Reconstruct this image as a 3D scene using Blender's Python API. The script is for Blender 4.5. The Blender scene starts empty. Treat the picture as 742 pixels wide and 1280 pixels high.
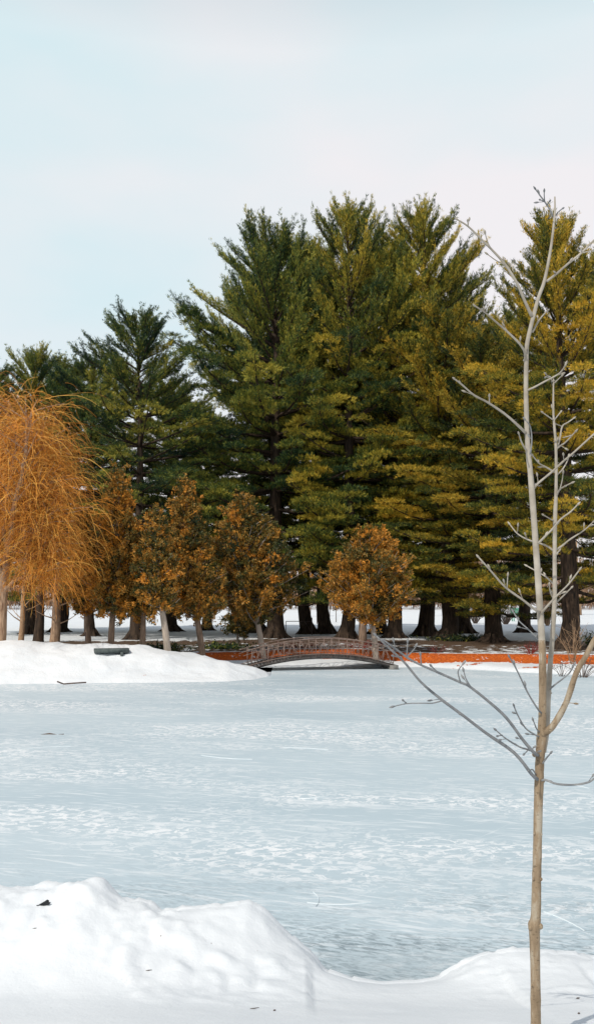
import bpy, math, random
import numpy as np
from mathutils import Vector

R = math.radians
scn = bpy.context.scene
COL = scn.collection

# ------------------------------------------------------------------ camera
CAMZ = 2.4
PITCH = math.atan(110 / 1100.0)
cam_d = bpy.data.cameras.new("camera")
cam = bpy.data.objects.new("camera", cam_d)
COL.objects.link(cam)
cam.location = (0, 0, CAMZ)
cam.rotation_euler = (R(90) + PITCH, 0, 0)
cam_d.sensor_fit = 'VERTICAL'
cam_d.sensor_height = 36
cam_d.lens = 1100 / 1280 * 36
cam_d.clip_start = 0.05
cam_d.clip_end = 3000
scn.camera = cam

# ------------------------------------------------------------------ world, sun, exposure
SUN_EL = 46.0
SUN_DIR = np.array([-0.55, -0.83, 0.0]); SUN_DIR /= np.linalg.norm(SUN_DIR)
w = bpy.data.worlds.new("World"); scn.world = w
w.use_nodes = True
nt = w.node_tree; nt.nodes.clear()
def N(t, ty, **k):
    n = t.nodes.new(ty)
    for a, b in k.items():
        setattr(n, a, b)
    return n
sky = N(nt, 'ShaderNodeTexSky', sky_type='NISHITA', sun_disc=False)
sky.sun_elevation = R(SUN_EL)
# sky texture: rotation 0 puts the sun at +Y, turning clockwise seen from above
sky.sun_rotation = math.atan2(SUN_DIR[0], SUN_DIR[1])
sky.air_density = 1.0; sky.dust_density = 0.6; sky.ozone_density = 1.6
bg = N(nt, 'ShaderNodeBackground'); bg.inputs[1].default_value = 0.1
out = N(nt, 'ShaderNodeOutputWorld')
tc = N(nt, 'ShaderNodeTexCoord')
mp = N(nt, 'ShaderNodeMapping'); mp.inputs['Scale'].default_value = (1.0, 1.0, 2.6)
mp.inputs['Rotation'].default_value = (0.25, 0.35, 0.2)
nz = N(nt, 'ShaderNodeTexNoise'); nz.inputs['Scale'].default_value = 1.5
nz.inputs['Detail'].default_value = 5; nz.inputs['Roughness'].default_value = 0.45
rp = N(nt, 'ShaderNodeValToRGB')
rp.color_ramp.elements[0].position = 0.36; rp.color_ramp.elements[0].color = (0.72, 0.92, 0.97, 1)
rp.color_ramp.elements[1].position = 0.60; rp.color_ramp.elements[1].color = (0.99, 0.955, 0.97, 1)
mix = N(nt, 'ShaderNodeMix', data_type='RGBA')
sxyz = N(nt, 'ShaderNodeSeparateXYZ'); nt.links.new(tc.outputs['Generated'], sxyz.inputs[0])
mr = N(nt, 'ShaderNodeMapRange'); mr.inputs[1].default_value = 0.55; mr.inputs[2].default_value = 0.85
mr.inputs[3].default_value = 0.88; mr.inputs[4].default_value = 0.12
nt.links.new(sxyz.outputs[2], mr.inputs[0]); nt.links.new(mr.outputs[0], mix.inputs[0])
vm = N(nt, 'ShaderNodeVectorMath', operation='SCALE'); vm.inputs['Scale'].default_value = 13.4
L = nt.links.new
L(tc.outputs['Generated'], mp.inputs[0]); L(mp.outputs[0], nz.inputs['Vector'])
L(nz.outputs[0], rp.inputs[0]); L(rp.outputs[0], vm.inputs[0]); L(vm.outputs[0], mix.inputs[7])
L(sky.outputs[0], mix.inputs[6]); L(mix.outputs[2], bg.inputs[0]); L(bg.outputs[0], out.inputs[0])

sd = bpy.data.lights.new("sun", 'SUN'); sd.energy = 4.2; sd.angle = R(0.5); sd.color = (1, 0.94, 0.84)
so = bpy.data.objects.new("sun", sd); COL.objects.link(so)
sv = Vector((SUN_DIR[0] * math.cos(R(SUN_EL)), SUN_DIR[1] * math.cos(R(SUN_EL)), math.sin(R(SUN_EL))))
so.rotation_euler = sv.to_track_quat('Z', 'Y').to_euler()

vs = scn.view_settings
vs.view_transform = 'Standard'; vs.look = 'None'; vs.gamma = 1; vs.exposure = -0.42
vs.use_curve_mapping = False
scn.render.engine = 'CYCLES'
scn.cycles.max_bounces = 5
scn.cycles.diffuse_bounces = 3
scn.cycles.transparent_max_bounces = 4

# ------------------------------------------------------------------ helpers
def slope(py):
    v = (640 - py) / 1100.0
    c, s = math.cos(PITCH), math.sin(PITCH)
    return (s + v * c) / (c - v * s)
def at(px, py, Y):
    v = (640 - py) / 1100.0
    c, s = math.cos(PITCH), math.sin(PITCH)
    k = Y / (c - v * s)
    return np.array([(px - 371) / 1100.0 * k, Y, CAMZ + (s + v * c) * k])
def xat(px, Y, py=800):
    return at(px, py, Y)[0]
def row_depth(py, z=0.0):
    return (z - CAMZ) / slope(py)

def hash2(ix, iy, seed):
    h = (ix.astype(np.int64) * 374761393 + iy.astype(np.int64) * 668265263 + seed * 974634777) & 0xffffffff
    h = ((h ^ (h >> 13)) * 1274126177) & 0xffffffff
    h = h ^ (h >> 16)
    return (h & 0xffffff) / float(0xffffff)
def vnoise(x, y, seed=0):
    x = np.asarray(x, float); y = np.asarray(y, float)
    ix = np.floor(x); iy = np.floor(y)
    fx = x - ix; fy = y - iy
    fx = fx * fx * (3 - 2 * fx); fy = fy * fy * (3 - 2 * fy)
    a = hash2(ix, iy, seed); b = hash2(ix + 1, iy, seed)
    c = hash2(ix, iy + 1, seed); d = hash2(ix + 1, iy + 1, seed)
    return (a * (1 - fx) + b * fx) * (1 - fy) + (c * (1 - fx) + d * fx) * fy - 0.5
def fbm(x, y, seed=0, o=4):
    r = 0; a = 1.0; f = 1.0
    for i in range(o):
        r = r + a * vnoise(x * f + i * 17.3, y * f - i * 9.1, seed + i)
        a *= 0.5; f *= 2.03
    return r
def sstep(a, b, x):
    t = np.clip((x - a) / (b - a), 0, 1)
    return t * t * (3 - 2 * t)

def mesh_obj(name, verts, faces, mat, parent=None, attrs=None, smooth=False):
    """faces: int array (n,k) or list of arrays of equal width"""
    if isinstance(faces, np.ndarray): faces = [faces]
    faces = [np.asarray(f, np.int32) for f in faces if len(f)]
    me = bpy.data.meshes.new(name)
    verts = np.asarray(verts, np.float32)
    me.vertices.add(len(verts)); me.vertices.foreach_set('co', verts.ravel())
    loops = np.concatenate([f.ravel() for f in faces])
    sizes = np.concatenate([np.full(len(f), f.shape[1], np.int32) for f in faces])
    starts = np.concatenate([[0], np.cumsum(sizes)[:-1]]).astype(np.int32)
    me.loops.add(len(loops)); me.loops.foreach_set('vertex_index', loops)
    me.polygons.add(len(sizes)); me.polygons.foreach_set('loop_start', starts)
    try: me.polygons.foreach_set('loop_total', sizes)
    except Exception: pass
    if smooth: me.polygons.foreach_set('use_smooth', np.ones(len(sizes), bool))
    if attrs:
        for k, v in attrs.items():
            a = me.attributes.new(k, 'FLOAT', 'POINT'); a.data.foreach_set('value', np.asarray(v, np.float32))
    me.update(calc_edges=True)
    if mat: me.materials.append(mat)
    o = bpy.data.objects.new(name, me); COL.objects.link(o)
    if parent: o.parent = parent
    return o

class MB:
    """collects tubes and boxes of ONE part"""
    def __init__(s): s.v = []; s.q = []; s.t = []; s.n = 0
    def add(s, v, q=None, t=None):
        v = np.asarray(v, float); s.v.append(v)
        if q is not None and len(q): s.q.append(np.asarray(q) + s.n)
        if t is not None and len(t): s.t.append(np.asarray(t) + s.n)
        s.n += len(v)
    def tube(s, pts, rad, k=6, cap=True, squash=None):
        pts = np.asarray(pts, float); n = len(pts)
        rad = np.broadcast_to(np.asarray(rad, float), (n,))
        tan = np.gradient(pts, axis=0); tan /= (np.linalg.norm(tan, axis=1)[:, None] + 1e-9)
        ref = np.array([0.0, 0.0, 1.0]) if abs(tan[:, 2]).mean() < 0.8 else np.array([0.0, 1.0, 0.0])
        u = np.cross(tan, ref); u /= (np.linalg.norm(u, axis=1)[:, None] + 1e-9)
        w_ = np.cross(u, tan)
        a = np.arange(k) / k * 2 * math.pi
        v = pts[:, None, :] + rad[:, None, None] * (u[:, None, :] * np.cos(a)[None, :, None] + w_[:, None, :] * np.sin(a)[None, :, None])
        v = v.reshape(-1, 3)
        i = np.arange(n - 1)[:, None] * k; j = np.arange(k)[None, :]; j2 = (j + 1) % k
        q = np.stack([i + j, i + j2, i + k + j2, i + k + j], -1).reshape(-1, 4)
        t = []
        if cap:
            v = np.vstack([v, pts[0], pts[-1]]); c0 = n * k; c1 = c0 + 1
            for b in range(k):
                t.append((c0, (b + 1) % k, b)); t.append((c1, (n - 1) * k + b, (n - 1) * k + (b + 1) % k))
        s.add(v, q, t)
    def box(s, c, size, rz=0.0, M=None):
        sx, sy, sz = [a / 2 for a in size]
        v = np.array([(x, y, z) for x in (-sx, sx) for y in (-sy, sy) for z in (-sz, sz)])
        if rz:
            cc, ss = math.cos(rz), math.sin(rz)
            v = v @ np.array([[cc, ss, 0], [-ss, cc, 0], [0, 0, 1]])
        v = v + np.asarray(c)
        s.add(v, [(0, 1, 3, 2), (4, 6, 7, 5), (0, 4, 5, 1), (2, 3, 7, 6), (0, 2, 6, 4), (1, 5, 7, 3)])
    def bar(s, a, b, wd, ht):
        """square bar from a to b"""
        s.tube([a, b], [wd / 2 * 1.414, wd / 2 * 1.414], k=4)
    def build(s, name, mat, parent=None, smooth=False):
        v = np.vstack(s.v); f = []
        if s.q: f.append(np.vstack(s.q))
        if s.t: f.append(np.vstack(s.t))
        return mesh_obj(name, v, f, mat, parent, smooth=smooth)

def tag(o, label=None, cat=None, group=None, kind=None):
    if label: o['label'] = label
    if cat: o['category'] = cat
    if group: o['group'] = group
    if kind: o['kind'] = kind
    return o
def empty(name, loc, label, cat, group=None, rz=0.0):
    o = bpy.data.objects.new(name, None); COL.objects.link(o)
    o.location = loc; o.rotation_euler = (0, 0, rz); o.empty_display_size = 0.2
    return tag(o, label, cat, group)
def copy_tree(o, parent=None):
    c = o.copy(); COL.objects.link(c); c.parent = parent
    for ch in list(o.children): copy_tree(ch, c)
    return c

# ------------------------------------------------------------------ materials
def newmat(name, rough=0.8, spec=0.2):
    m = bpy.data.materials.new(name); m.use_nodes = True
    t = m.node_tree; b = t.nodes['Principled BSDF']
    b.inputs['Roughness'].default_value = rough
    b.inputs['Specular IOR Level'].default_value = spec
    return m, t, b
def ramp(t, stops, interp='LINEAR'):
    r = t.nodes.new('ShaderNodeValToRGB'); cr = r.color_ramp; cr.interpolation = interp
    while len(cr.elements) < len(stops): cr.elements.new(0.5)
    for e, (p, c) in zip(cr.elements, stops):
        e.position = p; e.color = (c[0], c[1], c[2], 1) if hasattr(c, '__len__') else (c, c, c, 1)
    return r
def noise(t, scale, detail=4, rough=0.5, vec=None, mapscale=None, rot=None, dist=0.0):
    n = t.nodes.new('ShaderNodeTexNoise')
    n.inputs['Scale'].default_value = scale; n.inputs['Detail'].default_value = detail
    n.inputs['Roughness'].default_value = rough; n.inputs['Distortion'].default_value = dist
    if vec is None:
        c = t.nodes.new('ShaderNodeTexCoord'); vec = c.outputs['Object']
    if mapscale or rot:
        m0 = t.nodes.new('ShaderNodeMapping')
        if rot: m0.inputs['Rotation'].default_value = (0, 0, rot)
        t.links.new(vec, m0.inputs[0]); vec = m0.outputs[0]
        if mapscale:
            m1 = t.nodes.new('ShaderNodeMapping'); m1.inputs['Scale'].default_value = mapscale
            t.links.new(vec, m1.inputs[0]); vec = m1.outputs[0]
    t.links.new(vec, n.inputs['Vector'])
    return n
def mixc(t, fac, a, b, mode='MIX'):
    m = t.nodes.new('ShaderNodeMix'); m.data_type = 'RGBA'; m.blend_type = mode
    for sock, v in ((0, fac), (6, a), (7, b)):
        if hasattr(v, 'is_output') or hasattr(v, 'node'): t.links.new(v, m.inputs[sock])
        elif sock == 0: m.inputs[0].default_value = v
        else: m.inputs[sock].default_value = (v[0], v[1], v[2], 1)
    return m.outputs[2]
def mathn(t, op, a, b=None):
    m = t.nodes.new('ShaderNodeMath'); m.operation = op
    for i, v in enumerate((a, b)):
        if v is None: continue
        if hasattr(v, 'node'): t.links.new(v, m.inputs[i])
        else: m.inputs[i].default_value = v
    return m.outputs[0]
def bump(t, b, h, strength=0.5, dist=0.02):
    n = t.nodes.new('ShaderNodeBump'); n.inputs['Strength'].default_value = strength
    n.inputs['Distance'].default_value = dist
    t.links.new(h, n.inputs['Height']); t.links.new(n.outputs[0], b.inputs['Normal'])

def simple(name, c1, c2, scale=6, rough=0.8, bumpd=0.0, mapscale=None, spec=0.2):
    m, t, b = newmat(name, rough, spec)
    n = noise(t, scale, 5, 0.6, mapscale=mapscale)
    r = ramp(t, [(0.3, c1), (0.7, c2)])
    t.links.new(n.outputs[0], r.inputs[0]); t.links.new(r.outputs[0], b.inputs['Base Color'])
    if bumpd: bump(t, b, n.outputs[0], 0.8, bumpd)
    return m

def foliage(name, stops, rough=0.55):
    m, t, b = newmat(name, rough, 0.25)
    a = t.nodes.new('ShaderNodeAttribute'); a.attribute_name = 'tint'
    oi = t.nodes.new('ShaderNodeObjectInfo')
    r = ramp(t, stops)
    t.links.new(a.outputs['Fac'], r.inputs[0])
    c = mixc(t, 1.0, r.outputs[0], oi.outputs['Color'], 'MULTIPLY')
    t.links.new(c, b.inputs['Base Color'])
    # thin leaves let a little light through
    tr = t.nodes.new('ShaderNodeBsdfTranslucent'); t.links.new(c, tr.inputs[0])
    mx = t.nodes.new('ShaderNodeMixShader'); mx.inputs[0].default_value = 0.10
    o = t.nodes['Material Output']
    t.links.new(b.outputs[0], mx.inputs[1]); t.links.new(tr.outputs[0], mx.inputs[2]); t.links.new(mx.outputs[0], o.inputs[0])
    return m

M = {}
M['pine'] = foliage('pine_needles', [(0.0, (0.006, 0.020, 0.016)), (0.25, (0.022, 0.050, 0.022)), (0.48, (0.10, 0.13, 0.028)), (0.68, (0.36, 0.29, 0.042)), (1.0, (0.70, 0.44, 0.06))])
M['cedar'] = foliage('cedar_sprays', [(0.0, (0.02, 0.033, 0.014)), (0.35, (0.09, 0.085, 0.022)), (0.65, (0.34, 0.18, 0.035)), (1.0, (0.62, 0.25, 0.03))])
M['willow'] = foliage('willow_withes', [(0.0, (0.12, 0.04, 0.012)), (0.5, (0.66, 0.24, 0.025)), (1.0, (0.90, 0.50, 0.11))])
M['pine_bark'] = simple('pine_bark', (0.012, 0.010, 0.009), (0.085, 0.055, 0.036), 5, 0.9, 0.03, (2.5, 2.5, 0.45))
M['cedar_bark'] = simple('cedar_bark', (0.12, 0.08, 0.055), (0.36, 0.25, 0.18), 9, 0.9, 0.01, (3, 3, 0.4))
M['cedar_bark_pale'] = simple('cedar_bark_pale', (0.26, 0.21, 0.17), (0.50, 0.42, 0.35), 9, 0.9, 0.01, (3, 3, 0.4))
M['willow_bark'] = simple('willow_bark', (0.20, 0.11, 0.065), (0.52, 0.36, 0.24), 6, 0.9, 0.02, (3, 3, 0.5))
M['twig_tan'] = simple('twig_tan', (0.24, 0.14, 0.08), (0.42, 0.28, 0.17), 10)
M['twig_dark'] = simple('twig_dark', (0.06, 0.045, 0.04), (0.16, 0.12, 0.10), 10)
M['twig_red'] = simple('twig_red', (0.16, 0.03, 0.025), (0.28, 0.06, 0.05), 10)
M['rail'] = simple('weathered_rail', (0.12, 0.08, 0.065), (0.27, 0.20, 0.17), 7, 0.7)
M['deck'] = simple('dark_deck', (0.03, 0.028, 0.028), (0.09, 0.08, 0.075), 7, 0.8)
M['green_paint'] = simple('green_paint', (0.03, 0.30, 0.18), (0.06, 0.42, 0.26), 8, 0.5)
M['slab'] = simple('grey_board', (0.05, 0.065, 0.065), (0.12, 0.135, 0.13), 6, 0.8)
M['black_bark'] = simple('black_bark', (0.008, 0.01, 0.012), (0.03, 0.032, 0.035), 20, 0.7, 0.004)
M['brown_brush'] = foliage('brown_brush', [(0, (0.10, 0.06, 0.04)), (0.5, (0.26, 0.16, 0.10)), (1, (0.45, 0.28, 0.18))])
M['rock'] = simple('grey_rock', (0.10, 0.10, 0.10), (0.25, 0.24, 0.22), 8, 0.9, 0.02)

# sapling bark: tan, with pale and dark flecks
m, t, b = newmat('sapling_bark', 0.75, 0.25)
n1 = noise(t, 14, 5, 0.65, mapscale=(2, 2, 0.5)); n2 = noise(t, 60, 3, 0.6, mapscale=(1, 1, 2.2))
r1 = ramp(t, [(0.3, (0.17, 0.12, 0.075)), (0.5, (0.27, 0.20, 0.13)), (0.62, (0.36, 0.31, 0.24))])
r2 = ramp(t, [(0.28, (0.35, 0.35, 0.35)), (0.42, (1, 1, 1))])
t.links.new(n1.outputs[0], r1.inputs[0]); t.links.new(n2.outputs[0], r2.inputs[0])
t.links.new(mixc(t, 0.8, r1.outputs[0], r2.outputs[0], 'MULTIPLY'), b.inputs['Base Color'])
bump(t, b, n2.outputs[0], 0.7, 0.002)
M['sapling'] = m
m, t, b = newmat('sapling_young_bark', 0.7, 0.25)
n1 = noise(t, 12, 4, 0.6); r1 = ramp(t, [(0.3, (0.24, 0.21, 0.17)), (0.7, (0.44, 0.40, 0.34))])
t.links.new(n1.outputs[0], r1.inputs[0]); t.links.new(r1.outputs[0], b.inputs['Base Color'])
M['sapling_young'] = m
M['sapling_grey'] = simple('sapling_grey_bark', (0.13, 0.14, 0.15), (0.27, 0.27, 0.27), 25, 0.7, 0.001)

# snow
def snow_mat(name, mask=False):
    m, t, b = newmat(name, 0.65, 0.2)
    n1 = noise(t, 0.8, 5, 0.55); r1 = ramp(t, [(0.3, (0.69, 0.72, 0.75)), (0.7, (0.77, 0.79, 0.81))])
    t.links.new(n1.outputs[0], r1.inputs[0]); col = r1.outputs[0]
    n2 = noise(t, 5, 6, 0.65)
    # stray specks of bark and needle lying on the snow
    v = t.nodes.new('ShaderNodeTexVoronoi'); v.inputs['Scale'].default_value = 7.0
    c = t.nodes.new('ShaderNodeTexCoord'); t.links.new(c.outputs['Object'], v.inputs['Vector'])
    rv = ramp(t, [(0.018, 1.0), (0.03, 0.0)]); t.links.new(v.outputs['Distance'], rv.inputs[0])
    nm = noise(t, 1.7, 2, 0.5); rm = ramp(t, [(0.52, 0.0), (0.6, 1.0)]); t.links.new(nm.outputs[0], rm.inputs[0])
    f = mathn(t, 'MULTIPLY', rv.outputs[0], rm.outputs[0])
    col = mixc(t, f, col, (0.22, 0.17, 0.13))
    if mask:
        nf = noise(t, 2.2, 6, 0.7, mapscale=(1, 0.6, 1)); nf2 = noise(t, 14, 4, 0.7); nf3 = noise(t, 3.5, 6, 0.75, mapscale=(1, .7, 1))
        for an, ca, cb, lo, hi in (('litter', (0.055, 0.036, 0.024), (0.15, 0.095, 0.06), 0.49, 0.53),
                                   ('orange', (0.28, 0.05, 0.012), (0.66, 0.15, 0.022), 0.48, 0.52)):
            a = t.nodes.new('ShaderNodeAttribute'); a.attribute_name = an
            s = mathn(t, 'ADD', a.outputs['Fac'], mathn(t, 'MULTIPLY', mathn(t, 'SUBTRACT', (nf if an == 'litter' else nf3).outputs[0], 0.5), 0.9 if an == 'litter' else 2.5))
            rr = ramp(t, [(lo, 0.0), (hi, 1.0)]); t.links.new(s, rr.inputs[0])
            rc = ramp(t, [(0.35, ca), (0.65, cb)]); t.links.new(nf2.outputs[0], rc.inputs[0])
            col = mixc(t, rr.outputs[0], col, rc.outputs[0])
    t.links.new(col, b.inputs['Base Color'])
    h = mathn(t, 'ADD', n2.outputs[0], mathn(t, 'MULTIPLY', noise(t, 40, 3, 0.6).outputs[0], 0.12))
    bump(t, b, h, 0.22 if not mask else 0.5, 0.04 if not mask else 0.08)
    return m
M['snow_near'] = snow_mat('snow_near'); M['snow_far'] = snow_mat('snow_far', True)

# ice
m, t, b = newmat('ice_surface', 0.5, 0.25)
big = noise(t, 0.22, 4, 0.5, mapscale=(0.6, 1.0, 1), dist=0.4)
rb = ramp(t, [(0.35, (0.44, 0.54, 0.60)), (0.65, (0.54, 0.63, 0.68))]); t.links.new(big.outputs[0], rb.inputs[0])
col = rb.outputs[0]
# wind-packed snow flakes in drifts
fl = noise(t, 12.0, 6, 0.7, mapscale=(0.6, 0.8, 1), dist=0.8); rf = ramp(t, [(0.50, 0.0), (0.55, 1.0)]); t.links.new(fl.outputs[0], rf.inputs[0])
dr = noise(t, 0.33, 4, 0.6, mapscale=(0.45, 1.3, 1), rot=0.2); rd = ramp(t, [(0.44, 0.0), (0.60, 1.0)]); t.links.new(dr.outputs[0], rd.inputs[0])
col = mixc(t, mathn(t, 'MULTIPLY', rf.outputs[0], rd.outputs[0]), col, (0.84, 0.86, 0.88))
# long smeared streaks at several angles
for i, (ang, sx, sy, lo, amt) in enumerate([(0.42, 1.2, 12, 0.58, 0.6), (-0.5, 1.0, 16, 0.62, 0.5), (0.12, 2.0, 18, 0.56, 0.55), (-0.9, 1.0, 20, 0.64, 0.5), (0.25, 0.30, 3.0, 0.60, 0.5)]):
    s = noise(t, 1.0, 4, 0.62, rot=ang, mapscale=(sx, sy, 1), dist=0.3)
    rs = ramp(t, [(lo, 0.0), (lo + 0.06, amt)]); t.links.new(s.outputs[0], rs.inputs[0])
    col = mixc(t, rs.outputs[0], col, (0.76, 0.80, 0.83))
# dark clear ice showing through as fine flecks close to the near shore (worn there)
geo = t.nodes.new('ShaderNodeTexCoord'); sep = t.nodes.new('ShaderNodeSeparateXYZ'); t.links.new(geo.outputs['Object'], sep.inputs[0])
near = t.nodes.new('ShaderNodeMapRange'); near.inputs[1].default_value = 5.4; near.inputs[2].default_value = 9.0
near.inputs[3].default_value = 1.0; near.inputs[4].default_value = 0.0; t.links.new(sep.outputs[1], near.inputs[0])
dk = noise(t, 1.0, 5, 0.7, rot=0.38, mapscale=(9, 30, 1), dist=0.8); rk = ramp(t, [(0.45, 0.0), (0.60, 1.0)]); t.links.new(dk.outputs[0], rk.inputs[0])
dm = noise(t, 0.8, 3, 0.6, rot=0.25, mapscale=(0.6, 1.8, 1)); rdm = ramp(t, [(0.36, 0.0), (0.60, 1.0)]); t.links.new(dm.outputs[0], rdm.inputs[0])
wet = t.nodes.new('ShaderNodeVectorMath'); wet.operation = 'DISTANCE'; wm = t.nodes.new('ShaderNodeMapping'); wm.inputs['Scale'].default_value = (0.55, 1, 1); t.links.new(geo.outputs['Object'], wm.inputs[0])
t.links.new(wm.outputs[0], wet.inputs[0]); wet.inputs[1].default_value = (0.22, 5.7, 0)
wr = t.nodes.new('ShaderNodeMapRange'); wr.inputs[1].default_value = 0.1; wr.inputs[2].default_value = 1.0; wr.inputs[3].default_value = 0.9; wr.inputs[4].default_value = 0.0; t.links.new(wet.outputs['Value'], wr.inputs[0])
f = mathn(t, 'MULTIPLY', mathn(t, 'MULTIPLY', rk.outputs[0], near.outputs[0]), mathn(t, 'MINIMUM', mathn(t, 'ADD', rdm.outputs[0], wr.outputs[0]), 1.2))
col = mixc(t, mathn(t, 'MULTIPLY', wr.outputs[0], 0.65), col, (0.33, 0.39, 0.42))
col = mixc(t, mathn(t, 'MULTIPLY', f, 0.9), col, (0.16, 0.21, 0.24))
t.links.new(col, b.inputs['Base Color'])
bump(t, b, fl.outputs[0], 0.25, 0.01)
M['ice'] = m
M['scratch'] = simple('scratch_white', (0.62, 0.70, 0.74), (0.74, 0.79, 0.82), 5)

# ------------------------------------------------------------------ ground heights
NS_Y = [25.3, 25.6, 25.9, 26.1, 26.4, 27.2, 28.4]          # near edge of the left spit
NS_X = [-60, -8.6, -6.2, -4.0, -2.1, -1.3, -0.85]
def far_shore(x):
    return np.interp(x, [-60, -3.2, -2.6, -1.2, 0.8, 3.1, 4.6, 7.5, 10.5, 60], [28, 28.5, 31.2, 32.0, 32.3, 31.9, 32.2, 29.7, 27.9, 24])
def orange_front(x):
    return np.interp(x, [-60, -6, -1.4, 0.8, 2.6, 4.2, 5.0, 8, 11, 60], [31, 31, 33.4, 34.0, 34.0, 32.6, 32.2, 31.8, 31.0, 28])
CR = 3.1
def far_height(x, y):
    x = np.asarray(x, float); y = np.asarray(y, float)
    wob = 0.25 * fbm(x * 0.9, y * 0.02 + 3, 5, 3)
    # mainland
    ys = far_shore(x) + wob; yo = orange_front(x) + wob * 0.6
    yo = np.maximum(yo, ys + 0.5)
    z = np.where(y < ys, -0.6 + 0.6 * sstep(-1.2, 0, y - ys),
        np.where(y < yo, 0.11 * sstep(0, 0.25, y - ys) + 0.05 * sstep(0.2, 1, (y - ys)),
                 0.16 + 0.26 * sstep(0, 0.9, y - yo) + 0.08 * sstep(1, 14, y - yo)))
    z = z + 0.35 * sstep(90, 190, y) + 3.0 * sstep(190, 420, y)
    lump = 0.10 * np.clip(fbm(x * 1.1, y * 0.8, 21, 3) + 0.15, 0, 1) * sstep(0, 0.6, y - ys) * (1 - sstep(-0.2, 0.5, y - yo))
    z = z + lump
    # left spit, a ploughed-up snow ridge
    yn = np.interp(x, NS_X, NS_Y) + wob * 0.5
    A = np.interp(x, [-60, -8.2, -6.9, -5.2, -4.0, -3.1, -2.2, -1.4, -0.85], [1.10, 1.08, 1.04, 0.93, 0.80, 0.60, 0.42, 0.24, 0.0])
    W = np.interp(x, [-60, -3.2, -0.85], [2.9, 2.4, 0.7])
    d = y - yn
    p = np.where(d < 0, -0.6 + 0.6 * sstep(-1.2, 0, d), A * (sstep(-0.4, 1, d / W) - 0.155) / 0.845)
    p = np.where(d > W, A - (A - 0.0) * sstep(0, 1, (d - W) / np.maximum(1.2 * W, 0.3)), p)
    p = p + (0.10 * fbm(x * 1.4, y * 1.2, 33, 4) + 0.04 * fbm(x * 4, y * 5, 35, 3)) * sstep(0, 0.5, d) * (d < 2 * W)
    p = np.where(x > -0.85, -0.6, p)
    z = np.maximum(z, p)
    z = z + 0.03 * fbm(x * 0.6, y * 0.5, 8, 3) * (z > 0.05)
    return z
def hf(x, y): return float(far_height(np.array([x]), np.array([y]))[0])

def grid(xs, ys, fn):
    X, Y = np.meshgrid(xs, ys)
    Z = fn(X, Y)
    v = np.stack([X, Y, Z], -1).reshape(-1, 3)
    nx, ny = len(xs), len(ys)
    i = np.arange(ny - 1)[:, None] * nx + np.arange(nx - 1)[None, :]
    f = np.stack([i, i + 1, i + nx + 1, i + nx], -1).reshape(-1, 4)
    return v, f, X.ravel(), Y.ravel()

xs = np.concatenate([np.linspace(-1500, -70, 14), np.linspace(-60, -18, 60), np.arange(-17.8, 18, 0.11), np.linspace(18.5, 60, 60), np.linspace(70, 1500, 14)])
ys = np.concatenate([np.linspace(-1200, -10, 8), np.linspace(0, 23.5, 8), np.arange(24, 37, 0.10), np.arange(37.2, 62, 0.35), np.linspace(63, 200, 90), np.linspace(210, 2200, 30)])
v, f, X, Y = grid(xs, ys, far_height)
yo = orange_front(X)
dd = Y - yo
OW = np.interp(X, [-2, -.5, 2.5, 4.5], [.5, 1.5, 1.5, .5])
orange = np.where(X > -5.6, sstep(-0.25, 0.15, dd) * (1 - sstep(0.6 + OW, 1.0 + OW, dd)), 0)
orange *= .80 * sstep(-6.2, -4.6, X)
orange = np.maximum(orange, 0.62 * np.exp(-((X - 8.1) / 0.75) ** 2 - ((Y - 30.05) / 0.22) ** 2))
orange = np.maximum(orange, 0.60 * np.exp(-((X - 5.9) / 1.6) ** 2 - ((Y - 31.3) / 0.16) ** 2))
litter = 0.55 * sstep(0.9 + OW, 1.2 + OW, dd) * (1 - sstep(7, 13, dd)) + 0.30 * sstep(6, 10, dd) * (1 - sstep(16, 30, dd))
litter = litter + 0.12 * fbm(X * 0.25, Y * 0.25, 77, 2) * (litter > 0.02)
ground = mesh_obj('ground', v, f, M['snow_far'], attrs={'orange': orange, 'litter': litter}, smooth=True)
tag(ground, 'snow covered park ground with bare brown litter under the pines', kind='structure')

# ice sheet
v, f, X, Y = grid(np.array([-400, -60, 0, 60, 400.0]), np.array([-300, 0, 10, 20, 40.0]), lambda a, b: a * 0)
ice = mesh_obj('frozen_pond', v, f, M['ice']); tag(ice, 'frozen pond with pale blue scratched ice', kind='structure')

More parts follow.
